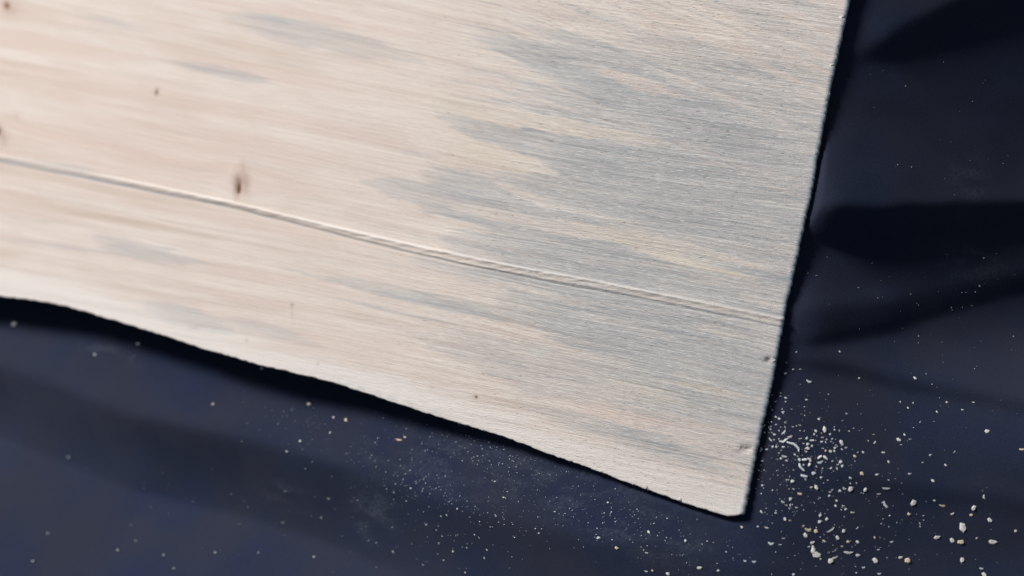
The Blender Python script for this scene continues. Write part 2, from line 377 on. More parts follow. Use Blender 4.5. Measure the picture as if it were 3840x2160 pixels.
corner = unproject(2776, 1926, 0)[0]
endtop = unproject(3171, 0, 0)[0]
def cloth_base(X, Y):
    ex, ey = endtop[0] - corner[0], endtop[1] - corner[1]; l = math.hypot(ex, ey)
    d = (X - corner[0]) * (ey / l) - (Y - corner[1]) * (ex / l)         # right of the sawn end
    a = (Y - corner[1]) / l                                             # 0 at the corner, 1 at the frame's top
    slope = 0.36 + 0.42 * sst(0.06, 0.45, a) - .12 * sst(-.05, -.3, a); lead = 0.006 * (1 - sst(.08, .3, a))
    sp = lambda v, k: k * np.log1p(np.exp(np.clip(v / k, -40, 40)))
    z = -0.0032 - 0.0072 * sst(-0.012, -0.15, d) - slope * sp(d - 0.001 - lead, 0.004)
    z += 0.0016 * np.exp(-(np.hypot(X - corner[0], (Y - corner[1] - .02) * .7) / .045) ** 2)
    z += 0.02 * slope * sp(d - 0.075, 0.01)
    z -= 0.05 * sp(-(Y - corner[1]) - 0.015, 0.012)
    # the board lies on the cloth under its middle, away from its edges
    z += 0.009 * sst(0.0, -0.03, d) * sst(-0.015, 0.03, Y + 0.20 * X - 0.005)
    return z
def cl_pts(P, z=-0.014):
    P = np.array(P, float); w = unproject(P[:, 0], P[:, 1], z)
    for _ in range(6): w = unproject(P[:, 0], P[:, 1], cloth_base(w[:, 0], w[:, 1]))
    return w
FOLDS = [  # crease line (pixels), steep side width m (start, end), height m (start, end), long side m, softness
    (cl_pts([(3060, 300), (3350, 212), (3560, 120), (3840, 12), (4150, -110)]), (.003, .009), (.0012, .0075), .030, .0012),
    (cl_pts([(2880, 912), (3100, 903), (3300, 895), (3600, 868), (3840, 842), (4150, 812)]), (.0085, .0055), (.0085, .0048), .026, .0006),
    (cl_pts([(2800, 1300), (3050, 1285), (3300, 1240), (3600, 1150), (3840, 1085), (4150, 1000)]), (.011, .004), (.0044, .0016), .016, .002),
    (cl_pts([(2800, 1335), (2950, 1362), (3100, 1392), (3300, 1438), (3560, 1490), (3840, 1545), (4150, 1600)]), (.003, .004), (.0011, .0034), .012, .0008),
]
CREST = cl_pts([(-700, 1160), (-300, 1290), (0, 1372), (200, 1450), (500, 1560), (900, 1640), (1280, 1750), (1650, 1880), (2000, 1980), (2500, 2065), (3000, 2190)])
DARKV = cl_pts([(-500, 1560), (0, 1760), (300, 1960), (700, 2090), (1500, 2180), (2300, 2300)])
LIP = cl_pts([(3050, 1745), (3300, 1790), (3500, 1830), (3700, 1850), (3900, 1890)])
def cloth_z(X, Y):
    z = cloth_base(X, Y)
    for P, wc, am, wl, sf in FOLDS:
        n, t = polydist(P, X, Y)
        n = n + 0.0012 * (fbm(X * 120, Y * 120, 7, 2) - .5)
        w = wc[0] + (wc[1] - wc[0]) * t; A = am[0] + (am[1] - am[0]) * t
        x = np.clip(-n / w, 0, 1)
        steep = np.where(n < 0, (1 - np.sqrt(np.maximum(0, (1 - x)) ** 2 * 1.0 + (sf / .01 + .22) ** 2) + (sf / .01 + .22)), 0)
        prof = np.clip(steep, 0, 1) * np.where(-n > w, np.exp(-(-n - w) / wl), 1)
        prof = np.where(-n > w * 0.85, prof, prof)
        endf = sst(0.0, 0.28, t)
        z = z + A * prof * endf
    n, t = polydist(CREST, X, Y)
    # lit slope up to the crest, darker slope below it
    sp = lambda v, k: k * np.log1p(np.exp(np.clip(v / k, -40, 40)))
    z = z - 0.72 * (sp(n, .0007) - sp(n - .022, .006)) * sst(0.0, .12, t) * (1 - 0.55 * sst(.55, .95, t)) - 0.02 * sp(n, .004) * 0
    z = z + 0.30 * -(sp(-n, .002) - sp(-n - .011, .003)) * sst(0, .1, t) * (1 - sst(.45, .8, t))
    n, t = polydist(DARKV, X, Y)
    z = z + 0.20 * (sp(n + .002, .005) - sp(n - .03, .008))
    n, t = polydist(LIP, X, Y)
    z = z + 0.0009 * np.exp(-(n / .003) ** 2) * sst(0, .2, t)
    z = z + 0.0016 * (fbm(X * 26, Y * 34, 5, 2) - .5) + 0.0004 * (fbm(X * 90 + Y * 40, Y * 120, 6, 2) - .5)
    return z

# tabulated over a grid: the mesh, and the lookup for whatever lies on it
GX0, GX1, GY0, GY1 = -0.46, 0.36, -0.28, 0.33
NX, NY = 1000, 750
gx = np.linspace(GX0, GX1, NX); gy = np.linspace(GY0, GY1, NY)
XX, YY = np.meshgrid(gx, gy)
ZZ = cloth_z(XX.ravel(), YY.ravel()).reshape(XX.shape)
for _ in range(9):                                        # cloth has no knife edges
    ZP = np.pad(ZZ, 1, mode='edge'); ZZ = (ZP[1:-1, 1:-1] * 4 + ZP[:-2, 1:-1] + ZP[2:, 1:-1] + ZP[1:-1, :-2] + ZP[1:-1, 2:]) / 8
# never above the board's underside
Lw = unproject(LIVE[:, 0], LIVE[:, 1], 0); Ew = unproject(ENDE[:, 0], ENDE[:, 1], 0)
ex_, ey_ = endtop[0] - corner[0], endtop[1] - corner[1]; el_ = math.hypot(ex_, ey_)
d_end = (XX - corner[0]) * (ey_ / el_) - (YY - corner[1]) * (ex_ / el_)
d_live = np.interp(XX, Lw[:, 0], Lw[:, 1]) - YY
ceil_ = -THICK - 0.00004 + 1.1 * np.maximum(0, np.maximum(d_end, d_live) - .0012)
hh = np.clip(0.5 + 0.5 * (ceil_ - ZZ) / .0012, 0, 1)      # smooth minimum
ZZ = ceil_ * (1 - hh) + ZZ * hh - .0012 * hh * (1 - hh) * .5
def zlook(x, y):
    fx = np.clip((np.asarray(x) - GX0) / (GX1 - GX0) * (NX - 1), 0, NX - 1.001); fy = np.clip((np.asarray(y) - GY0) / (GY1 - GY0) * (NY - 1), 0, NY - 1.001)
    i = fx.astype(int); j = fy.astype(int); u = fx - i; v = fy - j
    return (ZZ[j, i] * (1 - u) + ZZ[j, i + 1] * u) * (1 - v) + (ZZ[j + 1, i] * (1 - u) + ZZ[j + 1, i + 1] * u) * v
def on_cloth(px, py):
    z = np.full(np.size(px), -0.013)
    for _ in range(18):
        p = unproject(px, py, z); z = 0.5 * z + 0.5 * zlook(p[:, 0], p[:, 1])
    return unproject(px, py, z)
idx = np.arange(NX * NY).reshape(NY, NX)
q = np.stack([idx[:-1, :-1], idx[:-1, 1:], idx[1:, 1:], idx[1:, :-1]], -1).reshape(-1, 4)
cloth = big_mesh('cloth', np.stack([XX.ravel(), YY.ravel(), ZZ.ravel()], 1), q, CLOTH)
tag(cloth, 'dark navy cotton cloth in soft folds under the wooden board', 'cloth')
ca, sa = math.cos(.55), math.sin(.55)
vattr(cloth, 'weave', np.stack([(XX * ca + YY * sa).ravel() * 1000, (-XX * sa + YY * ca).ravel() * 1000, ZZ.ravel() * 1000], 1))
dust = np.zeros(XX.size)
for (px, py, rx, ry, s) in [(1080, 1860, .010, .004, .45), (1400, 1900, .008, .007, .5), (1360, 1930, .006, .008, .35), (420, 1325, .010, .002, .5), (3660, 990, .010, .006, .35),
                            (3560, 1180, .008, .003, .3), (2150, 1800, .035, .008, .30), (1750, 1740, .03, .010, .25), (2350, 1985, .03, .006, .35), (3640, 680, .006, .008, .3), (1500, 1760, .02, .008, .2)]:
    c = on_cloth(np.array([px]), np.array([py]))[0]
    X = XX.ravel() - c[0]; Y = YY.ravel() - c[1]; a = -.28 if px < 2700 else .1
    u = X * math.cos(a) + Y * math.sin(a); v = -X * math.sin(a) + Y * math.cos(a)
    dust = np.maximum(dust, s * np.exp(-(u / rx) ** 2 - (v / ry) ** 2))
fattr(cloth, 'dust', 0.75 * dust * sst(.38, .7, fbm(XX.ravel() * 160 + YY.ravel() * 60, YY.ravel() * 380, 77, 4)))

# ---------------------------------------------------------------- the board
board = bpy.data.objects.new('wooden_board', None); col.objects.link(board)
board.empty_display_size = 0.02
tag(board, 'pale softwood board with grey-blue stain streaks, knots and one wavy live edge', 'board')

NA, NB = 1060, 600
s = np.linspace(0, 1, NB); s = 1 - (1 - s) ** 1.0
X0 = -620.0
PX = np.zeros((NB, NA)); PY = np.zeros((NB, NA))
tA = np.linspace(0, 1, NA)
for j in range(NB):
    x = X0 + (3100 - X0) * tA
    for _ in range(12):
        yt = -520 + 0.10 * (x - 1900)
        y = yt * (1 - s[j]) + ylive(x) * s[j]
        x = X0 + (xend(y[-1]) - X0) * tA
    PX[j] = x; PY[j] = y
# saw-torn, slightly uneven edges
fr = np.exp(-(1 - tA) * 420)[None, :]
PX += fr * ((vnoise(PY / 8, PY * 0, 101) - .5) * 4 + (vnoise(PY / 60, PY * 0, 103) - .5) * 2)
fl = np.exp(-(1 - s) * 150)[:, None]
PY += fl * ((vnoise(PX / 13, PX * 0, 105) - .5) * 4 + (vnoise(PX / 130, PX * 0, 107) - .5) * 6)
vx = PX.ravel() * VS; vy = PY.ravel() * VS
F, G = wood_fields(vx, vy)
zt = relief(vx, vy)
top = unproject(PX.ravel(), PY.ravel(), 0.0); top[:, 2] = zt
idx = np.arange(NA * NB).reshape(NB, NA)
quads = [np.stack([idx[1:, :-1], idx[1:, 1:], idx[:-1, 1:], idx[:-1, :-1]], -1).reshape(-1, 4)]
# rim: top edge (hidden side), sawn end, live edge, left (outside the frame)
loop = np.concatenate([idx[0, :-1], idx[:-1, -1], idx[-1, :0:-1], idx[:0:-1, 0]])
side = np.concatenate([np.zeros(NA - 1), np.ones(NB - 1), np.full(NA - 1, 2), np.zeros(NB - 1)])
P = top[loop]; nx = np.roll(P, -1, 0) - np.roll(P, 1, 0)
k5 = np.ones(5) / 5
def smooth_loop(a): return np.convolve(np.concatenate([a[-2:], a, a[:2]]), k5, 'valid')
tx, ty = smooth_loop(nx[:, 0]), smooth_loop(nx[:, 1]); ll = np.hypot(tx, ty) + 1e-12
ox, oy = -ty / ll, tx / ll                              # outward
jit = (vnoise(np.arange(len(loop)) / 2.3, np.zeros(len(loop)), 111) - .5)
jit2 = (vnoise(np.arange(len(loop)) / 9.0, np.zeros(len(loop)), 113) - .5)
rings_end = [(.00040, -.00008), (.00085, -.00028), (.00115, -.00065), (.00115, -.0020), (.0011, -THICK)]
rings_live = [(.00022, -.00008), (.00036, -.00030), (.00010, -.0007), (-.0005, -.0017), (-.0014, -THICK)]
vs = [top]; attrs = {k: [v] for k, v in F.items()}; gr = [G]; endm = [np.zeros(len(top))]
n0 = len(top); prev = loop
for kk in range(5):
    o = np.where(side == 2, rings_live[kk][0], rings_end[kk][0]); dz = np.where(side == 2, rings_live[kk][1], rings_end[kk][1])
    o = o + np.where(side == 1, jit * .0002 + jit2 * .00005, jit * .0001) * (1 if kk in (1, 2, 3) else .3)
    z = np.where(kk == 4, dz, P[:, 2] + dz)
    ring_v = np.stack([P[:, 0] + ox * o, P[:, 1] + oy * o, z], 1)
    cur = n0 + np.arange(len(loop)); n0 += len(loop)
    quads.append(np.stack([prev, np.roll(prev, -1), np.roll(cur, -1), cur], -1))
    vs.append(ring_v); prev = cur
    for k2 in F: attrs[k2].append(F[k2][loop])
    g2 = G[loop].copy(); g2[:, 2] = -dz * 1000; gr.append(g2)
    endm.append(np.where(side == 1, (.7, 1., 1., 1., 1.)[kk], np.where(side == 2, (0., .05, .3, .4, .4)[kk], 0)))
co = np.concatenate(vs)
# underside: fan to a centre vertex
cen = co[prev].mean(0); cen[2] = -THICK
co = np.concatenate([co, cen[None]])
Q = np.concatenate(quads)
me_faces = Q
body = big_mesh('plank', co, me_faces, WOOD, board)
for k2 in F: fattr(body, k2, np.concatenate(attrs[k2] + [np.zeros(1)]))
fattr(body, 'end_ambient_tint', np.concatenate(endm + [np.zeros(1)]))
vattr(body, 'grain', np.concatenate(gr + [np.zeros((1, 3))]))
# underside as a part sheet of its own, so that the plank is closed
ub = [tuple(co[i]) for i in prev[::6]] + [tuple(cen)]
nb = len(ub) - 1
mesh_obj('underside', ub, [(i, (i + 1) % nb, nb) for i in range(nb)], SPLINT, board, False)

# knots: dark cores of harder wood standing a hair proud of the face
def disk(name, vx0, vy0, rx, ry, ang, mat, parent, dome=.00012, sink=.00005):
    n, m = 20, 4; vv = []; ff = []
    r3 = random.Random(int(vx0 * 7 + vy0)); wob = [1 + r3.uniform(-.14, .14) for _ in range(n)]
    ca, sa = math.cos(math.radians(ang)), math.sin(math.radians(ang))
    for i in range(m + 1):
        for j in range(n):
            f = i / m; th = 2 * math.pi * j / n; lx = rx * f * wob[j] * math.cos(th); ly = ry * f * wob[j] * math.sin(th) * (1 - .25 * abs(math.cos(th)))
            x = vx0 + lx * ca - ly * sa; y = vy0 + lx * sa + ly * ca
            p = unproject(x / VS, y / VS, 0)[0]; z = relief(np.array([x]), np.array([y]))[0]
            vv.append((p[0], p[1], z + dome * (1 - f * f) - sink * f))
    for i in range(m):
        for j in range(n):
            a, b = i * n + j, i * n + (j + 1) % n; ff.append((a, a + n, b + n, b))
    return mesh_obj(name, vv, ff, mat, parent)
tag(disk('knot', 600, 474, 5, 17, 4, KNOT, board), 'dark almond-shaped knot just above the raised ridge')
disk('knot', 394, 232, 2.4, 5, 8, KNOT, board); disk('knot', 16, 13, 4.5, 7, -15, KNOT, board)
disk('knot', -3, 330, 4, 9, 5, KNOT, board); disk('knot', 1198, 998, 2.2, 3.4, -30, KNOT, board, .0002)

# splinters and fuzz torn up along the edges
def splinter(pts, w0, name='splinter', parent=board, mat=SPLINT):
    """tapered three-sided sliver through world points"""
    vv = []; ff = []; n = len(pts)
    for i, p in enumerate(pts):
        w = w0 * (1 - i / (n - 1)) ** .7 + w0 * .08; p = Vector(p)
        t = (Vector(pts[min(i + 1, n - 1)]) - Vector(pts[max(i - 1, 0)])).normalized(); sx = t.cross(Vector((0, 0, 1)))
        sx = sx.normalized() if sx.length > 1e-6 else Vector((1, 0, 0)); sz = sx.cross(t).normalized()
        for a in (0, 2.094, 4.189): vv.append(tuple(p + sx * w * math.cos(a) + sz * w * .7 * math.sin(a)))
    for i in range(n - 1):
        for j in range(3): ff.append((i * 3 + j, i * 3 + (j + 1) % 3, i * 3 + 3 + (j + 1) % 3, i * 3 + 3 + j))
    ff.append((2, 1, 0)); ff.append((n * 3 - 3, n * 3 - 2, n * 3 - 1))
    if name is None: return vv, ff
    return mesh_obj(name, vv, ff, mat, parent)
def edge_sliver(pa, pb, w, lift=.0002):
    a = unproject(*pa, -.0003)[0]; b = unproject(*pb, -.0003 + lift)[0]
    m = (a + b) / 2 + np.array([0, 0, .00015])
    splinter([tuple(a), tuple(m), tuple(b)], w)
for pa, pb, w in [((3108, 248), (3130, 239), .0004), ((3150, 68), (3166, 60), .0007), ((3050, 580), (3060, 573), .0003), ((1716, 1570), (1722, 1595), .00022), ((1622, 1540), (1625, 1557), .0002),
                  ((1722, 1585), (1735, 1572), .0002), ((2956, 1018), (2972, 1018), .0004), ((2975, 962), (2980, 968), .0003), ((2925, 1200), (2934, 1196), .0003), ((2905, 1350), (2906, 1353), .0003),
                  ((2895, 1355), (2906, 1352), .0003), ((2425, 1823), (2424, 1834), .0005), ((2548, 1868), (2556, 1882), .0006), ((2256, 1762), (2258, 1773), .0003), ((2020, 1680), (2022, 1688), .0003),
                  ((1480, 1502), (1497, 1512), .0003), ((1660, 1552), (1668, 1566), .0002), ((3135, 170), (3143, 170), .0003), ((2142, 1722), (2146, 1732), .0003), ((2378, 1810), (2380, 1818), .0003)]:
    edge_sliver(pa, pb, w)
vv = []; ff = []
r4 = random.Random(3)
def add_hair(p, d, ln, w):
    o = len(vv); p = Vector(p); d = Vector(d).normalized(); s_ = d.cross(Vector((0, 0, 1)))
    s_ = s_.normalized() * w
    mid = p + d * ln * .5 + Vector((0, 0, ln * .12)); end = p + d * ln
    vv.extend([tuple(p - s_), tuple(p + s_), tuple(mid + s_ * .7), tuple(mid - s_ * .7), tuple(end), tuple(p + Vector((0, 0, w))), tuple(mid + Vector((0, 0, w)))])
    ff.extend([(o, o + 5, o + 6, o + 3), (o + 5, o + 1, o + 2, o + 6), (o + 3, o + 6, o + 4), (o + 6, o + 2, o + 4), (o + 1, o, o + 3, o + 2), (o + 2, o + 3, o + 4)])
for _ in range(420):
    y = r4.uniform(-60, 1920); x = float(xend(np.array([y]))[0]) + r4.uniform(-5, 3)
    a = unproject(x, y, -.0004)[0]; add_hair(a, (1, r4.uniform(-.9, .7), r4.uniform(-.5, .5)), r4.uniform(.0002, .0008), r4.uniform(.00003, .00010))
for _ in range(330):
    x = r4.uniform(700, 2740); y = float(ylive(np.array([x]))[0]) + r4.uniform(-5, 2)
    a = unproject(x, y, -.0003)[0]; add_hair(a, (r4.uniform(-.6, 1), -1, r4.uniform(-.6, .3)), r4.uniform(.0002, .0008), r4.uniform(.00002, .00008))
for _ in range(1600):                                   # raised fibres on the rougher part of the face
    x = 1300 + 1700 * math.sqrt(r4.random()); y = r4.uniform(0, 1850)
    if x > float(xend(np.array([y]))[0]) - 6 or y > float(ylive(np.array([x]))[0]) - 6: continue
    z = float(relief(np.array([x * VS]), np.array([y * VS]))[0])
    a = unproject(x, y, z)[0]; an = -.17 + r4.gauss(0, .10)
    add_hair(a, (math.cos(an), math.sin(an), .05), r4.uniform(.0004, .0014), r4.uniform(.00002, .00005))
fz = mesh_obj('raised_fibre_fuzz', vv, ff, SPLINT, board); tag(fz, kind='stuff')

# ---------------------------------------------------------------- sawdust
def chip_mesh(seed, style):
    r5 = random.Random(seed); n = 7; vv = [(0, 0, .32)]; ff = []
    rad = [r5.uniform(.5, 1.25) for _ in range(n)]
    for (f, z) in ((.72, .26), (1.0, .0), (.7, -.26)):
        for j in range(n):
            a = 2 * math.pi * j / n
            vv.append((.5 * rad[j] * f * math.cos(a) + r5.uniform(-.03, .03), .5 * rad[j] * f * math.sin(a) + r5.uniform(-.03, .03), z + r5.uniform(-.07, .07)))
    vv.append((0, 0, -.3))
    for j in range(n):
        k = (j + 1) % n; ff.append((0, 1 + j, 1 + k)); ff.append((1 + j, 1 + n + j, 1 + n + k, 1 + k)); ff.append((1 + n + j, 1 + 2 * n + j, 1 + 2 * n + k, 1 + n + k)); ff.append((1 + 2 * n + j, 1 + 3 * n, 1 + 2 * n + k))
    if seed % 2:                                        # curled flake
        vv = [(x * 1.08, y * .62 + 1.0 * x * x - .12, z * .6 + .5 * x * x - .06 + .25 * y) for x, y, z in vv]
    me = bpy.data.meshes.new('sawdust_chip'); me.from_pydata(vv, [], ff); me.update(); return me
VARI = {}
for tone in CHIP:
    VARI[tone] = []
    for i in range(6):
        me = chip_mesh(i * 13 + ord(tone), 0); me.materials.append(CHIP[tone]); VARI[tone].append(me)
TONE = {'g': 'grey-white', 'w': 'cream-white', 'y': 'yellowish', 'p': 'pinkish-grey'}
ZONE = {'cluster': ('lying in the dense scatter beside the sawn end', 'chips in the dense scatter beside the sawn end'),
        'lower': ('lying loosely past the dense scatter, off the corner of the board', 'chips spread on the cloth off the board corner'),
        'right': ('lying alone on the folds far up along the sawn end', 'chips on the cloth folds along the sawn end'),
        'below': ('lying on the cloth below the live edge', 'chips on the cloth below the live edge')}
def zone(px, py):
    if px < 2740: return 'below'
    if py < 1500: return 'right'
    if px < 3240 and py < 1800: return 'cluster'
    return 'lower'
r6 = random.Random(21)
def put_chip(px, py, ln, wd, ang, tone, label=None):
    p = on_cloth(np.array([px]), np.array([py]))[0]
    dist = float(np.dot(p - CP, CF)); mpp = dist * SENSOR / LENS / W
    L, B = ln * mpp, wd * mpp; t = min(L, B) * r6.uniform(.35, .65)
    o = bpy.data.objects.new('sawdust_chip', r6.choice(VARI[tone])); col.objects.link(o)
    e = .0006; dzx = float(zlook(p[0] + e, p[1]) - zlook(p[0] - e, p[1])) / (2 * e); dzy = float(zlook(p[0], p[1] + e) - zlook(p[0], p[1] - e)) / (2 * e)
    nrm = Vector((-dzx, -dzy, 1)).normalized()
    rot = nrm.to_track_quat('Z', 'Y').to_matrix()
    rr = Matrix.Rotation(math.radians(-ang) + r6.uniform(-.15, .15), 3, 'Z')
    xax = (rr @ Vector((1, 0, 0))); xax = (xax - nrm * xax.dot(nrm)).normalized(); yax = nrm.cross(xax)
    m = Matrix((xax, yax, nrm)).transposed().to_4x4()
    loc = Vector(p) + nrm * t * .22
    o.matrix_world = Matrix.Translation(loc) @ m @ Matrix.Diagonal((L, B, t, 1))
    z = zone(px, py); big = max(L, B) * 1000; asp = max(ln, wd) / min(ln, wd)
    size = 'large' if big > 1.9 else ('small' if big > 1.1 else ('tiny' if big > .7 else 'speck-sized'))
    form = 'elongated' if asp > 1.75 else ('oval' if asp > 1.3 else 'round')
    ex, ey = endtop[0] - corner[0], endtop[1] - corner[1]; l_ = math.hypot(ex, ey)
    off = (p[0] - corner[0]) * ey / l_ - (p[1] - corner[1]) * ex / l_
    cd = math.hypot(p[0] - corner[0], p[1] - corner[1]) * 100
    if z == 'below':
        dl = float(np.interp(p[0], Lw[:, 0], Lw[:, 1]) - p[1]) * 100
        where = ('just outside the live edge' if dl < 1 else ('a finger-width from the live edge' if dl < 2.2 else ('two finger-widths from the live edge' if dl < 3.6 else 'well away from the live edge'))) + \
                (' by the corner' if cd < 5 else (' beyond the corner' if cd < 9 else (' near its middle' if cd < 15 else ' at its far end')))
    else:
        o1 = off * 100
        where = ('tight against' if o1 < .6 else 'close beside' if o1 < 1.2 else 'a finger-width off' if o1 < 2 else 'two finger-widths off' if o1 < 3.4 else 'three finger-widths off' if o1 < 5 else 'far off') + ' the sawn end'
        up_ = ((p[0] - corner[0]) * ex + (p[1] - corner[1]) * ey) / l_ * 100
        where += (' past the corner' if up_ < -.8 else ' level with the corner' if up_ < .6 else ' below the lower nick' if up_ < 1.6 else ' level with the lower nick' if up_ < 2.6 else ' above the lower nick' if up_ < 3.6 else ' level with the upper nick' if up_ < 5 else ' above both nicks')
    if z != 'below': z = 'right' if up_ >= 5 else ('cluster' if o1 < 3.4 and up_ >= .6 else 'lower')
    tag(o, label or '%s %s %s wood chip %s' % (size, form, TONE[tone], where), 'wood chip', ZONE[z][1])
def shaving(pts, w, tone, label):
    """a curled sliver lying on the cloth along a pixel path"""
    P_ = on_cloth(np.array([p[0] for p in pts], float), np.array([p[1] for p in pts], float))
    dense = []
    for i in range(len(P_) - 1):
        for f in (0, .33, .66): dense.append(P_[i] * (1 - f) + P_[i + 1] * f)
    dense.append(P_[-1]); mpp = float(np.dot(P_[0] - CP, CF)) * SENSOR / LENS / W; hw = w * mpp / 2; vv = []; ff = []; n = len(dense)
    for i, p in enumerate(dense):
        t = Vector(dense[min(i + 1, n - 1)] - dense[max(i - 1, 0)]).normalized(); sx = t.cross(Vector((0, 0, 1))).normalized()
        f = i / (n - 1); ww = hw * (.62 + .38 * math.sin(math.pi * f)) * r6.uniform(.8, 1.15); z = float(zlook(p[0], p[1])) + hw * .45
        for a in range(6):
            th = a * math.pi / 3; c = Vector((p[0], p[1], z)) + sx * ww * math.cos(th) + Vector((0, 0, hw * .55 * math.sin(th))); vv.append(tuple(c))
    for i in range(n - 1):
        for a in range(6): ff.append((i * 6 + a, i * 6 + (a + 1) % 6, i * 6 + 6 + (a + 1) % 6, i * 6 + 6 + a))
    ff.append(tuple(range(5, -1, -1))); ff.append(tuple((n - 1) * 6 + a for a in range(6)))
    o = mesh_obj('wood_shaving', vv, ff, CHIP[tone]); tag(o, label, 'wood shaving', 'curled shavings in the dense scatter'); return o

ZB, ZA = (2700, 1500, 3.15), (2560, 1440, 2.0125)
DENSE = """617,117,22,20,0,g 742,145,40,22,70,g 737,108,20,14,0,p 847,108,18,14,0,w 540,165,26,18,40,g 508,190,20,8,0,g 660,200,34,20,40,g 700,222,36,30,60,g 770,265,24,18,30,g 607,258,28,18,0,g
575,263,12,10,0,g 660,290,28,24,0,g 515,303,52,28,-30,g 580,320,22,14,20,g 595,345,26,20,20,g 717,320,22,12,20,p 770,322,30,14,70,g 490,363,20,10,10,g 527,383,32,20,40,g 612,385,24,12,20,g
643,408,40,24,10,g 698,362,24,16,30,g 750,385,70,44,-50,g 820,437,70,38,-25,p 860,317,24,22,0,g 903,305,18,18,0,w 942,298,30,18,10,w 942,362,22,18,20,w 597,470,50,26,55,g 637,470,22,16,0,g
695,460,24,14,0,g 945,457,38,22,-10,p 1022,453,36,32,0,g 1088,477,74,20,-3,w 1035,522,44,38,0,g 985,513,28,24,0,p 1085,545,34,24,-10,w 1035,575,76,46,10,p 1018,608,34,24,0,y 550,583,36,24,0,g
620,553,34,28,-30,g 665,553,36,24,50,g 745,553,50,24,10,g 720,595,20,16,0,g 697,625,24,20,0,g 763,668,60,38,10,g 720,690,34,26,0,g 787,718,40,24,25,p 885,645,34,24,60,g 497,720,26,24,0,g
480,772,16,16,0,g 460,830,24,18,40,g 497,1008,30,26,0,g 456,937,20,18,0,y 985,765,26,22,0,g 1183,735,60,46,-20,g 1140,785,30,26,40,y 868,825,18,22,0,g 1105,865,60,46,0,g 1010,935,26,22,0,w
1190,915,38,30,0,g 797,942,40,22,0,w 855,960,50,46,30,g 1272,947,30,14,0,y 1325,720,24,24,0,w 1420,733,48,40,10,w 1387,763,34,18,0,w 1443,780,34,34,0,g 1383,808,30,20,90,w 1313,805,46,22,-20,p
1168,226,42,24,0,w 1235,350,80,46,60,w 1132,367,38,30,0,w 1110,405,26,24,0,w 1200,390,20,18,0,y 1300,405,26,26,0,g 1207,443,30,26,0,p 1197,492,40,32,0,w 1247,497,30,22,60,g 1325,460,24,22,0,g
1313,492,24,18,0,g 1430,500,90,40,80,w 1350,565,40,38,0,w 1350,603,32,26,0,w 1303,605,42,34,80,w 1250,600,30,22,0,y 1370,533,22,16,0,p 1440,583,30,16,10,w 1485,563,36,22,0,p 1222,575,22,14,0,p
1525,368,26,14,0,w 1410,363,22,14,80,g 1352,352,24,18,0,w 1580,335,18,12,0,p 1493,160,28,18,30,p 1445,243,18,14,0,w 1000,183,20,12,0,w 960,163,14,10,0,p 1815,405,40,16,0,y 1822,507,48,34,-30,w
1750,482,22,18,0,y 1690,617,34,24,10,w 1595,665,50,36,30,y 1925,617,50,28,10,w 1990,730,32,26,0,w 1680,873,60,38,40,y 1845,880,48,36,10,w 1538,918,48,26,40,g 1990,943,30,16,20,w 1610,980,18,16,0,g
1075,1030,34,34,0,w 1137,1033,66,40,40,w 1470,1045,46,38,20,g 1535,1055,70,56,0,w 1413,1072,46,32,20,g 1715,1060,52,40,80,w 1965,1045,90,50,10,g 1875,1110,44,26,0,w 948,1108,74,36,20,y 875,1055,20,18,0,g
1297,1085,32,26,0,w 1290,1132,34,26,0,g 828,1170,48,40,-30,g 742,1203,42,28,20,g 785,1242,38,22,20,y 830,1240,40,26,90,g 823,1280,26,22,0,g 905,1270,32,28,0,g 335,1160,26,22,0,y 308,1207,30,20,0,w
488,1320,54,22,50,g 655,1332,30,26,0,w 768,1408,44,34,30,w 827,1422,32,24,0,y 1180,1362,42,40,0,g 1257,1408,46,36,0,w 1172,1440,54,36,0,w 1377,1190,32,26,0,w 1365,1250,34,30,0,w 1455,1250,34,28,20,w
1483,1290,38,30,0,g 1563,1328,42,34,10,w 1955,1240,90,46,55,g"""
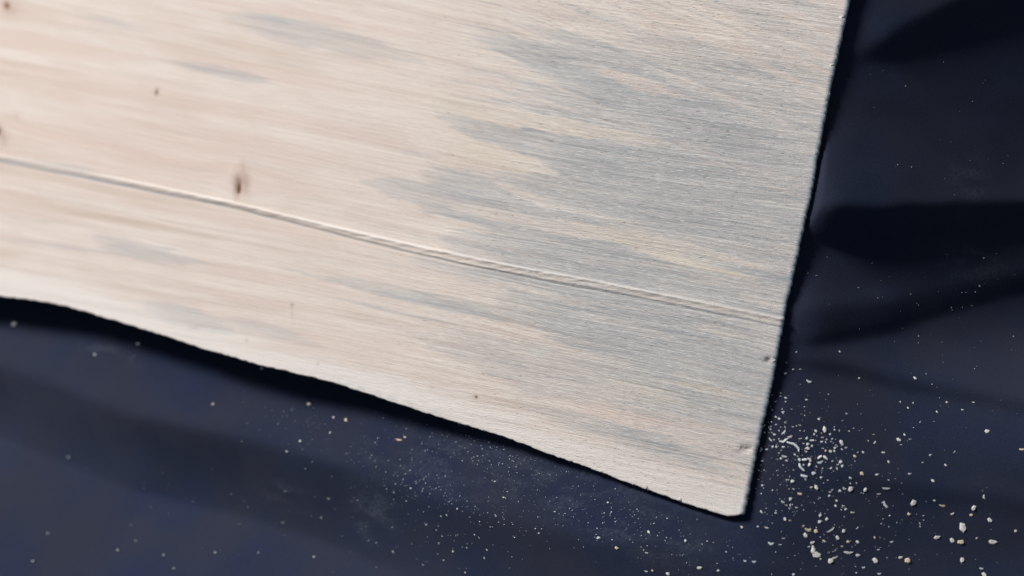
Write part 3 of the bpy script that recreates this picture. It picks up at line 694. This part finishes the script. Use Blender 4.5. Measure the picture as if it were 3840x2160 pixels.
LOWER = """648,20,34,22,-20,g 740,68,14,8,10,g 778,105,24,12,10,w 738,92,16,6,20,g 700,132,20,8,0,g 675,82,10,10,0,g 930,118,26,16,10,w 1100,77,18,6,0,g 1700,181,20,14,0,w 1642,135,14,10,0,w
1737,143,18,14,-40,w 1918,210,18,16,0,w 1993,137,22,20,0,y 2107,194,24,14,0,w 2195,138,24,8,0,w 2292,355,42,40,0,w 2558,492,50,26,-10,y 1630,421,44,24,0,w 1674,383,18,16,0,w 1715,417,18,10,0,w
1645,458,16,12,0,w 1790,288,20,12,-40,p 1865,535,22,18,0,w 1810,592,14,12,0,w 1983,612,20,16,0,w 2050,513,24,10,-40,p 1888,730,34,20,5,w 1711,678,24,20,0,w 1736,898,52,44,20,w 1708,981,28,22,0,y
1963,917,56,30,10,y 1900,880,24,12,0,w 2030,980,36,24,-20,w 2195,935,42,36,60,w 2178,987,34,26,0,y 2272,850,34,26,80,g 2317,1027,46,30,10,w 2113,1083,74,52,40,w 2510,1110,26,20,0,w 1913,1155,52,40,0,w
2033,1180,44,34,0,w 2100,1190,66,42,0,y 2215,1163,22,18,0,w 2328,1188,76,54,10,w 2105,1330,40,34,0,w 2255,1393,30,22,0,g 2275,1440,40,30,0,w 1697,1328,54,52,0,y 1640,1307,34,30,0,w 1453,1332,46,36,0,w
1365,1384,26,22,0,g 1480,1432,30,22,0,g 1573,1192,26,22,0,g 1475,1250,22,18,0,p 1448,1158,20,20,0,y 1248,1271,62,36,0,w 1318,1290,36,32,0,w 1250,1190,30,18,0,y 1320,1192,30,20,0,w 1203,1225,26,20,0,y
1212,1110,32,26,0,w 1168,1160,34,32,0,w 1115,1105,66,26,-30,g 1005,1290,76,44,30,w 985,1258,50,36,50,w 972,1197,40,36,0,w 985,1228,30,22,0,p 950,1228,22,18,0,w 1112,1337,52,36,0,w 1147,1310,42,26,-20,w
1040,1320,20,18,0,y 927,1141,40,34,0,w 950,1098,58,46,0,y 1008,1112,36,28,20,y 912,1070,18,16,0,y 1065,1182,22,20,0,y 760,1165,22,16,0,p 668,1203,44,34,10,g 733,1212,22,16,0,g 635,1083,36,22,0,y
565,1075,20,16,0,w 445,1080,24,22,0,y 120,1385,44,42,0,w 540,1340,28,24,0,g 267,1407,24,18,0,g 472,1335,22,20,0,g 20,1182,24,24,0,g 835,1437,26,20,0,g"""
MID = """440,420,56,26,-5,y 482,400,28,22,0,y 37,275,34,22,50,y 523,786,18,14,0,w 397,817,14,14,0,w 343,792,10,10,0,w 875,943,16,14,0,w 753,998,14,12,0,w 795,990,14,12,0,w 642,1062,14,14,0,w
490,882,18,12,0,w 762,1148,14,14,0,w 735,1200,16,14,0,g 843,1264,22,14,80,w 947,1235,14,14,0,w 1100,1252,16,14,0,w 1080,1313,14,14,0,w 772,1330,14,14,0,g 390,1262,22,14,70,w 1007,1137,14,12,0,w
1040,1160,20,10,50,g 1165,996,14,12,0,w 1225,855,18,16,0,w 1157,735,24,12,0,g 1488,1125,20,20,0,w 1610,963,16,14,0,g 2010,893,18,16,0,w 2320,1117,22,22,0,w 2080,1237,32,24,0,y 1938,1160,36,20,0,g
2305,1273,24,18,0,g 2463,1430,36,26,80,w 2347,1407,22,18,0,y 2302,1413,24,20,0,g 935,1422,16,16,0,p 617,1365,14,12,0,g"""
LEFT = """1610,152,28,16,0,y 2335,152,42,20,0,y 2480,865,22,14,20,w 2135,1045,20,10,0,w 2425,1010,14,10,0,w 2152,807,14,12,0,w 2305,640,14,10,0,w 2165,508,24,10,0,w 2370,1304,18,12,0,w 1622,1271,16,10,0,w
1948,1273,12,10,0,w 1233,1290,12,10,0,w 1310,1390,14,12,0,w 1022,1183,12,12,0,w 888,1253,18,8,0,w 247,1335,18,12,0,w 360,1126,12,12,0,w 518,550,20,14,0,g 2265,430,22,12,-30,w 2490,368,16,12,0,w 2518,252,20,14,-30,w"""
FARL = "108,995,44,34,-50,w 1040,1143,40,28,10,w 1975,1330,30,20,0,w 718,1225,24,18,0,g"
RIGHT = """1327,722,20,10,0,y 1430,535,16,8,-40,y 2271,500,16,14,0,w 2240,710,18,14,0,w 1720,770,16,8,0,w 1010,630,16,6,0,w 2135,758,24,8,0,g 2208,754,14,10,0,w 857,1207,14,14,0,w 1185,1205,18,12,0,w
785,1288,12,10,0,w 832,1338,22,12,0,w 885,1338,18,12,0,w 775,1370,24,16,0,g 955,1430,44,28,20,g 1330,1406,22,12,0,w 1753,1405,30,20,0,w"""
for txt, (ox_, oy_, sc_) in ((DENSE, ZB), (LOWER, ZA), (MID, (1280, 1440, 2.0125)), (LEFT, (0, 1440, 2.0125)), (FARL, (0, 720, 2.0125)), (RIGHT, (2560, 720, 2.0125))):
    for e in txt.split():
        a, b, l, w, an, tn = e.split(',')
        put_chip(ox_ + float(a) / sc_, oy_ + float(b) / sc_, float(l) / sc_, float(w) / sc_, float(an), tn)
def B(*pp): return [(2700 + x / 3.15, 1500 + y / 3.15) for x, y in pp]
shaving(B((700, 485), (745, 500), (775, 472), (802, 455)), 26 / 3.15, 'g', 'kinked grey-white shaving in the dense scatter, joining the long one')
shaving(B((790, 495), (830, 512), (870, 520), (902, 545), (930, 575), (932, 612)), 30 / 3.15, 'g', 'longest grey-white shaving, bent down at its thick end, in the dense scatter')
shaving(B((470, 608), (497, 588), (480, 565)), 18 / 3.15, 'g', 'small hooked grey-white shaving close to the sawn end')
shaving(B((930, 690), (940, 705), (945, 722)), 34 / 3.15, 'g', 'short upright shaving of the broken ring in the dense scatter')
shaving(B((968, 708), (998, 706), (1028, 704)), 34 / 3.15, 'g', 'level top shaving of the broken ring in the dense scatter')
shaving(B((1032, 688), (1065, 705), (1072, 732)), 28 / 3.15, 'p', 'curved pinkish shaving of the broken ring in the dense scatter')
shaving(B((1066, 745), (1058, 762), (1048, 782)), 34 / 3.15, 'p', 'stubby pinkish shaving closing the broken ring in the dense scatter')
shaving(B((938, 748), (945, 785), (970, 812), (1002, 842)), 28 / 3.15, 'g', 'slanting tail-like shaving hanging from the broken ring')
shaving(B((1155, 695), (1180, 672), (1207, 660)), 28 / 3.15, 'p', 'rising half of the arched shaving pair in the dense scatter')
shaving(B((1222, 660), (1245, 680), (1272, 706)), 32 / 3.15, 'g', 'falling half of the arched shaving pair in the dense scatter')
shaving(B((955, 888), (995, 902), (1036, 905)), 34 / 3.15, 'g', 'flat wavy grey-white shaving below the broken ring')

# fine dust: too small and too many to count
pts = []
r7 = np.random.default_rng(4)
def scatter(n, c, s1, s2, ang, smin, smax):
    a = math.radians(ang); u = r7.normal(0, s1, n); v = r7.normal(0, s2, n)
    x = c[0] + u * math.cos(a) - v * math.sin(a); y = c[1] + u * math.sin(a) + v * math.cos(a)
    sz = smin + (smax - smin) * r7.random(n) ** 3
    pts.append(np.stack([x, y, sz], 1))
scatter(360, (1950, 1790), 330, 75, 20, 2.2, 6); scatter(200, (1690, 1860), 160, 32, 24, 2.5, 7); scatter(180, (1830, 1690), 150, 40, 20, 2.5, 6.5)
scatter(230, (2330, 1960), 230, 55, 18, 2.5, 7.5); scatter(120, (1500, 1800), 140, 60, 15, 2.2, 5.5); scatter(110, (1650, 2000), 230, 70, 10, 2.2, 6)
scatter(380, (3000, 1700), 130, 110, 20, 2.2, 7); scatter(300, (3150, 1950), 260, 120, 15, 2.5, 8); scatter(90, (3500, 1500), 260, 250, 10, 2, 5.5)
scatter(50, (3500, 1120), 260, 120, 10, 2, 5); scatter(110, (900, 1950), 430, 140, 12, 2, 5); scatter(160, (1250, 1640), 230, 60, 18, 2, 5); scatter(40, (3500, 500), 200, 250, 0, 2, 5)
pts = np.concatenate(pts); pts = pts[r7.random(len(pts)) < .62]; pts[:, 2] *= .9
keep = (pts[:, 0] > -100) & (pts[:, 0] < 3940) & (pts[:, 1] < 2250) & ((pts[:, 1] > ylive(pts[:, 0]) + 40) | (pts[:, 0] > xend(pts[:, 1]) + 8))
pts = pts[keep]
wp = on_cloth(pts[:, 0], pts[:, 1]); wp[:, 2] = zlook(wp[:, 0], wp[:, 1])
oct_v = np.array([(1, 0, 0), (0, 1, 0), (-1, 0, 0), (0, -1, 0), (0, 0, 1), (0, 0, -1)], float)
oct_f = np.array([(0, 1, 4), (1, 2, 4), (2, 3, 4), (3, 0, 4), (1, 0, 5), (2, 1, 5), (3, 2, 5), (0, 3, 5)])
n = len(wp); mpp = ((wp - CP) @ CF) * SENSOR / LENS / W; rad = pts[:, 2] * mpp / 2
an = r7.random(n) * 6.28; asp = .45 + .55 * r7.random(n)
V = oct_v[None] * np.stack([rad * 1.25, rad * asp, rad * .7], 1)[:, None, :]
rx = V[..., 0] * np.cos(an)[:, None] - V[..., 1] * np.sin(an)[:, None]; ry = V[..., 0] * np.sin(an)[:, None] + V[..., 1] * np.cos(an)[:, None]
V = np.stack([rx + wp[:, None, 0], ry + wp[:, None, 1], V[..., 2] + wp[:, None, 2] + rad[:, None] * .4], -1).reshape(-1, 3)
Fc = (oct_f[None] + (np.arange(n) * 6)[:, None, None]).reshape(-1, 3)
dust_o = big_mesh('sawdust_specks', V, Fc, DUST)
tag(dust_o, 'fine pale wood dust sprinkled over the navy cloth around the board', 'sawdust', kind='stuff')
